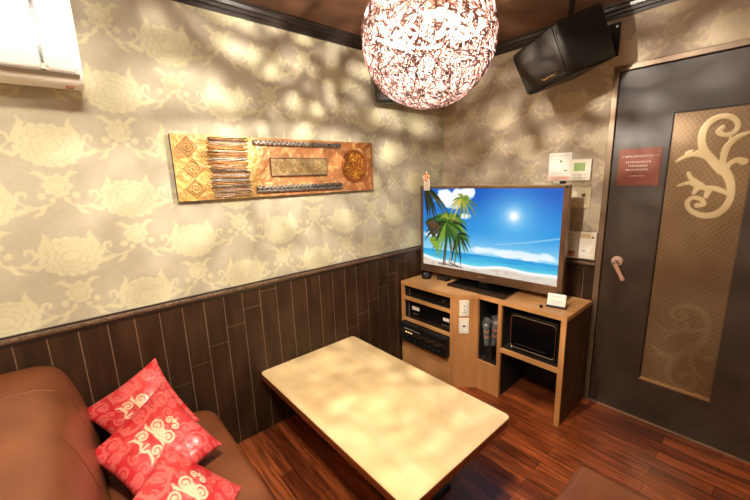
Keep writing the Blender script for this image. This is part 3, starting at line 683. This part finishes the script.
B().box(.006, .0265, AY0, AY1, AZ0, AZ1).build('board', mat('art_edge_dark', (34, 24, 18), .5), ar)
rnd = random.Random(3); TW = [mat('twig_%s' % n, c, .5, noise=(120, c2), bump=(200, .6, .002)) for n, c, c2 in (('grey', (146, 132, 120), (200, 188, 172)), ('brown', (160, 104, 54), (206, 150, 84)), ('dark', (84, 62, 48), (140, 110, 82)))]
for i in range(50):
    z = AZ0+.014+(AZ1-AZ0-.022)*i/49+rnd.uniform(-.002, .002); ya = -1.846+rnd.uniform(-.010, .010); yb = -1.660+rnd.uniform(-.012, .012)
    pts = [(.036+rnd.uniform(-.002, .003), ya+(yb-ya)*k/5, z+rnd.uniform(-.0028, .0028)) for k in range(6)]
    B().tube(pts, [.0027+rnd.uniform(-.0007, .0010) for _ in pts], 6).build('twig', TW[rnd.choice((0, 0, 1, 1, 2))], ar, True)
BND = mat('silver_binding', (176, 168, 160), .3, metal=.7, noise=(70, (90, 78, 68))); LACE = mat('white_lace', (235, 228, 215), .45)
for zc in (1.683, 1.450, 1.430):
    y0, y1 = -1.622, -1.068
    pts = [(.037, y0+(y1-y0)*k/24, zc+rnd.uniform(-.001, .001)) for k in range(25)]
    B().tube(pts, .0135 if zc > 1.6 else .0095, 8).build('bound_roll', BND, ar, True)
    if zc != 1.430:
        b = B(); r_ = .0155 if zc > 1.6 else .011
        N = 26; b.tube([(.037+r_*abs(math.cos(0)), y0+.01+(y1-y0-.02)*k/N*.62, zc+(.010 if k % 2 else -.010)) for k in range(N)], .0016, 5); b.build('lacing', LACE, ar)
PLQ = mat('plaque_metal', (150, 124, 84), .35, metal=.6, noise=(60, (196, 170, 120)), bump=(150, .5, .002))
B().box(.030, .040, -1.536, -1.172, 1.512, 1.606, .003).build('plaque', PLQ, ar)
b = B(); b.tube([(.041, -1.536, 1.512), (.041, -1.172, 1.512), (.041, -1.172, 1.606), (.041, -1.536, 1.606)], .0045, 6, True); b.build('plaque_frame', TW[2], ar)
for yc in (-1.462, -1.354, -1.246):
    pts = [(.0425, yc+.030*k/30*math.cos(k*.42), 1.559+.030*k/30*math.sin(k*.42)) for k in range(31)]
    B().tube(pts, .0020, 5).build('spiral', mat('old_gold', (166, 126, 62), .3, metal=.7), ar)
b = B(); yc, zc = -.955, 1.560
GOLD = mat('bright_gold', (222, 170, 76), .3, metal=.75)
b.tube([(.035, yc+.100*math.cos(a), zc+.100*math.sin(a)) for a in [2*PI*k/48 for k in range(48)]], .005, 6, True)
b.tube([(.035, yc+.088*math.cos(a), zc+.088*math.sin(a)) for a in [2*PI*k/48 for k in range(48)]], .003, 6, True)
b.cyl((.028, yc, zc), (.033, yc, zc), .098, .096, 40); b.build('medallion', mat('medallion_copper', (150, 88, 40), .4, metal=.5), ar)
b = B()
for i in range(170):
    a = rnd.uniform(0, 2*PI); r_ = .080*math.sqrt(rnd.random()); y, z = yc+r_*math.cos(a), zc+r_*math.sin(a); c_ = rnd.uniform(0, PI); l = rnd.uniform(.004, .011)
    b.tube([(.035, y-l*math.cos(c_), z-l*math.sin(c_)), (.040, y, z), (.035, y+l*math.cos(c_), z+l*math.sin(c_))], .0020, 4)
b.build('filigree', GOLD, ar)

# ------------------------------------------------------------------ air conditioner
ACM = mat('ac_white', (238, 236, 228), .35)
ac = empty('air_conditioner', (0, -2.68, 1.86), 'white wall air conditioner at the upper left on the wallpaper', 'air conditioner')
ac0, ac1 = -3.06, -2.288
def acprism(poly, y0, y1, name, m, bev=.012):
    b = B(); b.prism(poly, y0, y1, 'y')
    es = [e for e in b.bm.edges if abs(e.verts[0].co.y-e.verts[1].co.y) < 1e-6 and (abs(e.verts[0].co.y-y1) < 1e-6 or abs(e.verts[0].co.y-y0) < 1e-6)]
    if bev: bmesh.ops.bevel(b.bm, geom=es, offset=bev, segments=3, affect='EDGES', profile=.5)
    return b.build(name, m, ac, True, .7)
acprism(sweep_round([(.002, 1.862), (.10, 1.838), (.165, 1.845), (.198, 1.885), (.205, 2.19), (.16, 2.24), (.002, 2.25)], [0, .04, .04, .03, .03, .03, 0], 5), ac0, ac1, 'body', ACM)
front = sweep_round([(.196, 1.872), (.214, 1.880), (.222, 1.98), (.219, 2.16), (.196, 2.20)], [.003, .010, .05, .03, .003], 4)
acprism(front, ac0+.012, -2.398, 'front_panel', ACM, .005)
acprism(front, -2.384, ac1-.014, 'end_panel', ACM, .012)
b = B(); b.box(.195, .2145, -2.398, -2.384, 1.876, 2.19); b.build('groove', mat('ac_groove', (206, 198, 184), .5), ac)
b = B(); b.box(.2146, .2160, -2.395, -2.387, 1.895, 2.085); b.build('indicator_window', mat('ac_window', (18, 18, 20), .2), ac)
b = B(); b.prism([(.185, 1.862), (.205, 1.872), (.205, 1.874), (.183, 1.866)], ac0+.02, ac1-.01, 'y'); b.build('air_gap', mat('ac_gap', (150, 140, 124), .6), ac)
b = B(); b.box(.12, .145, -2.340, -2.318, 1.838, 1.843); b.build('maker_badge', mat('ac_badge', (150, 80, 50), .5), ac)

# ------------------------------------------------------------------ speakers
SPB = mat('speaker_black', (20, 18, 16), .5, bump=(200, .1, .001)); SPG = mat('speaker_grille', (48, 43, 37), .6, bump=(900, .4, .0008)); LOGO = mat('logo_gold', (232, 196, 132), .22, metal=.9)
def speaker(P, label, marks=True, bracket=None):
    c = sum((Vector(p) for p in P.values()), Vector())/8
    s = empty('wall_speaker', c, label, 'speaker', 'black wall speakers near the ceiling')
    P = {k: Vector(v) for k, v in P.items()}
    B().hexa(P, .018, 4).build('cabinet', SPB, s, True, .7)
    f = lambda u, v, t=0: (P[(-1, -1, -1)]*(1-u)*(1-v)+P[(1, -1, -1)]*u*(1-v)+P[(1, -1, 1)]*u*v+P[(-1, -1, 1)]*(1-u)*v)+nrm*t
    nrm = (P[(1, -1, -1)]-P[(-1, -1, -1)]).cross(P[(-1, -1, 1)]-P[(-1, -1, -1)]).normalized()
    if nrm.dot(P[(-1, -1, -1)]-P[(-1, 1, -1)]) < 0: nrm.negate()
    G = {(i, j, k): f(.055 if i < 0 else .90, .07 if k < 0 else .955, .009 if j < 0 else -.004) for i in (-1, 1) for j in (-1, 1) for k in (-1, 1)}
    B().hexa(G, .006, 3).build('grille', SPG, s, True, .7)
    for u_ in (.035, .925): B().tube([f(u_, v, .003) for v in np.linspace(.05, .93, 8)], .0020, 6).build('edge_strip', mat('strip_grey', (92, 84, 74), .25, metal=.6), s)
    # script logo as a slanting wavy ribbon
    pts = [f(.42+.30*k/24, .155+.018*math.sin(k*1.7)+(.03 if k == 0 else 0)+(.022 if k == 24 else 0), .0105) for k in range(25)]
    B().tube(pts, .0024, 5).build('maker_script', LOGO, s)
    b = B(); b.ball(f(.95, .52, .002), .0035, n=8); b.build('screw', LOGO, s)
    if bracket:
        e_ = B(); 
        for q in bracket: e_.tube(q[0], q[1], 8)
        e_.build('bracket', mat('bracket_black', (20, 18, 17), .4), s)
    return s
P1 = {(-1, -1, 1): (.841, -.495, 2.089), (1, -1, 1): (1.095, -.564, 2.17), (1, -1, -1): (1.146, -.444, 1.945), (-1, -1, -1): (.929, -.471, 1.876), (1, 1, -1): (1.258, -.204, 2.042), (1, 1, 1): (1.197, -.300, 2.285),
      (-1, 1, -1): (1.02, -.12, 1.99), (-1, 1, 1): (.95, -.20, 2.235)}
speaker(P1, 'black wall speaker with gold script logo hanging above the television, left of the door', bracket=[([(1.10, -.24, 2.15), (1.12, -.12, 2.16), (1.13, -.004, 2.17)], .018), ([(1.05, -.30, 2.22), (1.05, -.28, 2.344)], .014)])
b = B(); b.box(1.07, 1.20, -.012, -.0005, 2.09, 2.26, .003)
d = empty('speaker_wall_plate', (1.135, 0, 2.09), 'black bracket plate on the wall behind the speaker near the door', 'bracket'); b.build('plate', mat('bracket_black', (20, 18, 17), .4), d)
for x in (1.085, 1.185): B().cyl((x, -.012, 2.24), (x, -.016, 2.24), .006).build('screw', CHR, d)
P2 = {(-1, -1, -1): (.10, -.815, 1.952), (-1, -1, 1): (.125, -.845, 2.135), (1, -1, -1): (.37, -.37, 1.965), (1, -1, 1): (.40, -.385, 2.15),
      (-1, 1, -1): (.020, -.70, 1.965), (-1, 1, 1): (.025, -.71, 2.15), (1, 1, -1): (.20, -.30, 1.975), (1, 1, 1): (.21, -.30, 2.16)}
speaker(P2, 'black wall speaker in the far corner, mostly hidden behind the rattan lamp', bracket=[([(.12, -.48, 2.08), (.002, -.42, 2.09)], .015)])

# ------------------------------------------------------------------ rattan globe lamp
CX, CY, CZ, RB = 1.017, -1.376, 1.948, .226
lamp = empty('rattan_globe_lamp', (CX, CY, CZ-RB), 'large glowing rattan ball lamp hanging from the ceiling', 'lamp')
rnd = random.Random(21)
def vine(R, seed, amp=.22, N=90):
    r = random.Random(seed); n = Vector((r.gauss(0, 1), r.gauss(0, 1), r.gauss(0, 1))).normalized(); a = n.orthogonal().normalized(); c = n.cross(a)
    off = r.uniform(-.75, .75); ph = [r.uniform(0, 6.28) for _ in range(4)]; am = [amp*r.uniform(.3, 1) for _ in range(4)]; rad = R*(1+r.uniform(-.02, .02)); out = []
    for i in range(N):
        t = 2*PI*i/N
        w = off+am[0]*math.sin(2*t+ph[0])+am[1]*math.sin(3*t+ph[1])+am[2]*.6*math.sin(5*t+ph[2])+am[3]*.35*math.sin(9*t+ph[3])
        out.append(Vector((CX, CY, CZ))+(a*math.cos(t)+c*math.sin(t)+n*w).normalized()*rad*(1+.006*math.sin(7*t+ph[1])))
    return out
RATM = mat('rattan_strand', (120, 76, 58), .5)
b = B()
for i in range(112): b.tube(vine(RB, 100+i), .0013, 4, True)
b.build('woven_globe', mat('rattan_outer', (70, 34, 26), .5), lamp, True)
b = B()
for i in range(40): b.tube(vine(RB*.93, 300+i), .0011, 4, True)
b.build('inner_weave', mat('rattan_pale', (132, 100, 88), .6), lamp, True)
b = B()
for i in range(13):     # coarse vines added in the upper half to throw bold shadows
    r = random.Random(70+i); a0 = r.uniform(0, 2*PI); span = r.uniform(1.6, 4.2); e0 = r.uniform(.15, .8); pts = []; am = r.uniform(.15, .45); ph = r.uniform(0, 6); sl = r.uniform(-.35, .35)
    for k in range(60):
        t = k/59; a = a0+span*t; e_ = max(.16, min(1.3, e0+am*math.sin(ph+t*5.5)+.12*math.sin(2*ph+t*17)+sl*(t-.5)))
        R_ = RB*.86; pts.append((CX+R_*math.cos(e_)*math.cos(a), CY+R_*math.cos(e_)*math.sin(a), CZ+R_*math.sin(e_)))
    b.tube(pts, [.0062*(1-.35*k/59) for k in range(60)], 6)
for i in range(7):
    r = random.Random(170+i); a0 = 2*PI*i/7+r.uniform(-.3, .3); pts = []; dr = r.uniform(-.7, .7); am = r.uniform(.05, .2)
    for k in range(30):
        t = k/29; e_ = .05+1.2*t; a = a0+dr*t+am*math.sin(7*t); R_ = RB*.87; pts.append((CX+R_*math.cos(e_)*math.cos(a), CY+R_*math.cos(e_)*math.sin(a), CZ+R_*math.sin(e_)))
    b.tube(pts, .0050, 6)
b.build('shadow_vines', mat('pale_vine', (206, 180, 164), .6), lamp, True)
BM = bpy.data.materials.new('bulb_glow'); BM.use_nodes = True; nt = BM.node_tree; nt.nodes.remove(nt.nodes['Principled BSDF']); em = nt.nodes.new('ShaderNodeEmission')
em.inputs[0].default_value = (*BULB_COL, 1); em.inputs[1].default_value = BULB_W/(PI*4*PI*BULB_R**2); nt.links.new(em.outputs[0], nt.nodes['Material Output'].inputs[0])
B().ball(BULB_POS, BULB_R, n=24).build('bulb', BM, lamp, True)
B().cyl((CX, CY, BULB_POS[2]+BULB_R), (CX, CY, BULB_POS[2]+.085), .018).build('socket', IVO, lamp)
B().cyl((CX, CY, BULB_POS[2]+.085), (CX, CY, CEIL-.02), .004, n=10).build('cord', MTB, lamp)
B().lathe((CX, CY, CEIL-.024), [(.030, 0), (.045, .006), (.05, .0235)]).build('canopy', mat('canopy_brown', (70, 50, 38), .4), lamp)

# added fill light: flush disc on the ceiling over the sofa, out of view
RM = bpy.data.materials.new('fill_glow'); RM.use_nodes = True; nt = RM.node_tree; nt.nodes.remove(nt.nodes['Principled BSDF']); em = nt.nodes.new('ShaderNodeEmission')
RR = .14; em.inputs[0].default_value = (*REAR_COL, 1); em.inputs[1].default_value = REAR_W/(PI*PI*RR**2); nt.links.new(em.outputs[0], nt.nodes['Material Output'].inputs[0])
cl = empty('fill_light', (1.2, -2.3, CEIL), 'round flush fill light added over the sofa, out of view', 'fill light')
B().cyl((1.2, -2.3, CEIL-.035), (1.2, -2.3, CEIL-.0005), RR+.02, n=32).build('housing', IVO, cl)
B().cyl((1.2, -2.3, CEIL-.040), (1.2, -2.3, CEIL-.0352), RR, n=32).build('diffuser', RM, cl)

# ------------------------------------------------------------------ sofa and stool
LEA = mat('brown_leather', (126, 72, 42), .40, noise=(5, (112, 62, 36)), bump=(260, .15, .0015))
so = empty('leather_sofa', (1.1, -2.45, 0), 'long brown leather sofa along the near side, its back and seat in the lower left', 'sofa')
SX0, SX1 = .008, 2.25
back = sweep_round([(-2.90, .02), (-2.47, .02), (-2.455, .40), (-2.480, .60), (-2.535, .792), (-2.71, .800), (-2.90, .785)], [.02, .01, .03, .08, .085, .03, .06], 7)
seat = sweep_round([(-2.46, .10), (-2.01, .10), (-1.985, .350), (-2.46, .365)], [.01, .02, .06, .02], 7)
def soft(poly, x0, x1, name, dents=None, er=.03, ea=.035):
    """profile swept along x, with the joints between the upholstered sections pressed in"""
    xs = sorted(set([x0, x0+.004, x0+.012, x0+.03]+list(np.arange(x0+.05, x1-.03, .02))+[x1-.03, x1-.012, x1-.004, x1])); n = len(poly)
    cy = sum(p[0] for p in poly)/n; cz = sum(p[1] for p in poly)/n; V = []
    for x in xs:
        e_ = min(x-x0, x1-x); s_ = 1-ea*max(0, 1-e_/er)**2
        if dents:
            dd = min(abs(x-q) for q in dents); s_ -= .010*math.exp(-(dd/.018)**2)
        V += [(x, cy+(p[0]-cy)*s_, max(cz+(p[1]-cz)*s_, .0)) for p in poly]
    b = B(); vs = [b.bm.verts.new(v) for v in V]
    for i in range(len(xs)-1):
        for k in range(n): b.bm.faces.new((vs[i*n+k], vs[i*n+(k+1) % n], vs[(i+1)*n+(k+1) % n], vs[(i+1)*n+k]))
    b.bm.faces.new(vs[:n]); b.bm.faces.new(vs[-n:][::-1])
    return b.build(name, LEA, so, True, .9)
soft(back, SX0, SX1, 'backrest'); soft(seat, .035, SX1, 'seat', None, .12, .20)
STI = mat('leather_piping', (140, 84, 50), .45)
for x in (.26, .56, .86, 1.16, 1.46, 1.76, 2.06):
    i0 = [i for i, p in enumerate(back) if p[1] > .5]
    b = B(); b.tube([(x, back[i][0], back[i][1]) for i in i0], .0018, 5); b.build('seam', mat('leather_seam', (118, 66, 38), .5), so, True)
B().box(.03, 2.22, -2.86, -2.06, .0, .105).build('plinth', MTB, so)
st = empty('leather_stool', (1.74, -1.27, 0), 'brown leather stool in the bottom right corner, near the door', 'stool')
b = B(); b.box(1.505, 1.965, -1.50, -1.052, .13, .38, .035, 5); b.build('cushion', LEA, st, True, .9)
b = B(); b.box(1.525, 1.945, -1.48, -1.072, .0, .14); b.build('plinth', MTB, st)

# ------------------------------------------------------------------ cushions
def cushion_pattern(U, V, seed=0, scale=1., flip=1):
    U = U*.98; V = V*.98
    base = np.zeros(U.shape+(3,))+np.array((206, 40, 46.))
    n = fbm(U*2.2+seed*3.1, V*2.2+seed, 3)
    base = mix(base, (222, 84, 82), smooth01(n, .40, .60)*.6)  # broad pink patches paint in the satin highlights
    D = np.full(U.shape, 9.); T = np.full(U.shape, 9.)
    def spir(cx, cy, r, turns, a0, w, sg=1, tail=None):
        pts = []; ws = []
        for k in range(26):
            f = k/25; a = a0+sg*turns*2*PI*f; rr = r*(.12+.88*f); pts.append((cx+rr*math.cos(a), cy+rr*math.sin(a))); ws.append(w*(1.25-.5*f))
        return seg_dist(U, V, pts, ws)
    for sx in (-1, 1):
        A = sx
        # cream medallion: paired volutes, leaves and a palmette
        D = np.minimum(D, spir(A*.20, .16, .17, 1.5, 0 if sx > 0 else PI, .030, sx)); D = np.minimum(D, spir(A*.24, -.20, .14, 1.4, 2 if sx > 0 else PI-2, .028, -sx))
        D = np.minimum(D, spir(A*.10, .46, .10, 1.3, 1 if sx > 0 else PI-1, .022, sx)); D = np.minimum(D, seg_dist(U, V, [(A*.03, -.42), (A*.12, -.32), (A*.32, -.36), (A*.40, -.46)], [.02, .035, .03, .004]))
        D = np.minimum(D, seg_dist(U, V, [(A*.02, 0), (A*.10, .02), (A*.36, -.02), (A*.46, .05)], [.03, .03, .035, .004]))
        # tone on tone scrolls around it
        for cx, cy, r, tt in ((.68, .62, .2, 1.4), (.66, -.62, .2, 1.4), (.78, .05, .15, 1.3), (.34, .80, .13, 1.2), (.34, -.80, .13, 1.2)):
            T = np.minimum(T, spir(A*cx, cy, r, tt, .5 if sx > 0 else PI-.5, .035, sx if cy > 0 else -sx))
        T = np.minimum(T, seg_dist(U, V, catmull([(A*.95, .3), (A*.62, .28), (A*.5, -.1), (A*.62, -.35), (A*.95, -.3)], 4), [.04]*17))
    for k in range(7):
        a = PI/2+(k-3)*.36; D = np.minimum(D, seg_dist(U, V, [(.04*math.cos(a), .0+.04*math.sin(a)), (.17*math.cos(a), .17*math.sin(a)), (.27*math.cos(a), .27*math.sin(a))], [.01, .033, .005]))
    D = np.minimum(D, seg_dist(U, V, [(0, .62), (0, .54)], [.004, .045])); D = np.minimum(D, seg_dist(U, V, [(0, -.25), (0, -.55)], [.03, .006]))
    for i_ in range(-3, 4):
        for j_ in range(-3, 4):
            r_ = random.Random(i_*31+j_*7+seed); T = np.minimum(T, spir(i_*.31+r_.uniform(-.05, .05), j_*.31+r_.uniform(-.05, .05), .13, 1.1, r_.uniform(0, 6), .028, 1 if (i_+j_) % 2 else -1))
    base = mix(base, (228, 112, 104), smooth01(-T, -.012, .012)*.8)
    return mix(base, (246, 212, 172), smooth01(-D, -.010, .008)*.93)
def cushion(label, T, R_, Bc, L, H, seed, N=110, wr=.004):
    T, R_, Bc, L = [np.array(p, float) for p in (T, R_, Bc, L)]
    g = np.linspace(-1, 1, N); g = np.sign(g)*(1-(1-np.abs(g))**1.25); U, V = np.meshgrid(g, g)       # u: L->R side, v: bottom->top
    pin = .105
    u = U*(1-pin*(1-V**2)**1.0); v = V*(1-pin*(1-U**2)**1.0)
    # corners: (-1,-1)=L, (-1,1)=T, (1,1)=R, (1,-1)=B
    w = lambda a, b: ((1+a*u)*(1+b*v)/4)[..., None]
    P0 = w(-1, -1)*L+w(-1, 1)*T+w(1, 1)*R_+w(1, -1)*Bc
    nr = np.cross((R_+Bc-T-L), (T+R_-L-Bc)); nr /= np.linalg.norm(nr)
    if nr[2] < 0: nr = -nr
    bl = np.clip((1-U**2)*(1-V**2), 0, 1)**.42
    wrk = wr*(fbm(U*2.3+seed*7, V*2.3+3, 3)-.5)*4*np.clip(bl*1.5, 0, 1)+.35*wr*np.sin(9*np.arctan2(V, U)+seed)*np.clip((np.hypot(U, V)-.5), 0, 1)*np.clip(bl*3, 0, 1)
    up = P0+nr*(H*bl+wrk)[..., None]; dn = P0-nr*(H*.8*bl)[..., None]
    C = cushion_pattern(U, V, seed)
    idx = np.arange(N*N).reshape(N, N); Q1 = np.stack([idx[:-1, :-1], idx[:-1, 1:], idx[1:, 1:], idx[1:, :-1]], -1).reshape(-1, 4)
    V_ = np.concatenate([up.reshape(-1, 3), dn.reshape(-1, 3)]); Q = np.concatenate([Q1, Q1[:, ::-1]+N*N]); CC_ = np.concatenate([C.reshape(-1, 3)]*2)
    me = pt_mesh('throw_cushion', V_, Q, CC_)
    bm = bmesh.new(); bm.from_mesh(me); bmesh.ops.remove_doubles(bm, verts=bm.verts[:], dist=1e-5); bmesh.ops.recalc_face_normals(bm, faces=bm.faces[:]); bm.to_mesh(me); bm.free()
    SAT = mat('red_satin', None, .33, attr=True, spec=.8, bump=(22, .35, .006))
    o = link('throw_cushion', me, SAT, None, True)
    tag(o, label, 'cushion', 'red patterned cushions on the sofa'); return o
cushion('red damask cushion standing against the panelling, furthest back of the three', (.036, -2.202, .683), (.301, -2.105, .44), (.33, -2.36, .41), (.030, -2.510, .535), .045, 1)
cushion('red damask cushion in the middle, with a full cream medallion facing up', (.151, -2.201, .61), (.49, -2.072, .415), (.65, -2.36, .40), (.300, -2.500, .49), .058, 2)
cushion('red damask cushion nearest the viewer, cut off by the bottom edge of the photo', (.554, -2.275, .575), (.79, -2.10, .445), (1.04, -2.27, .41), (.83, -2.47, .585), .055, 3)
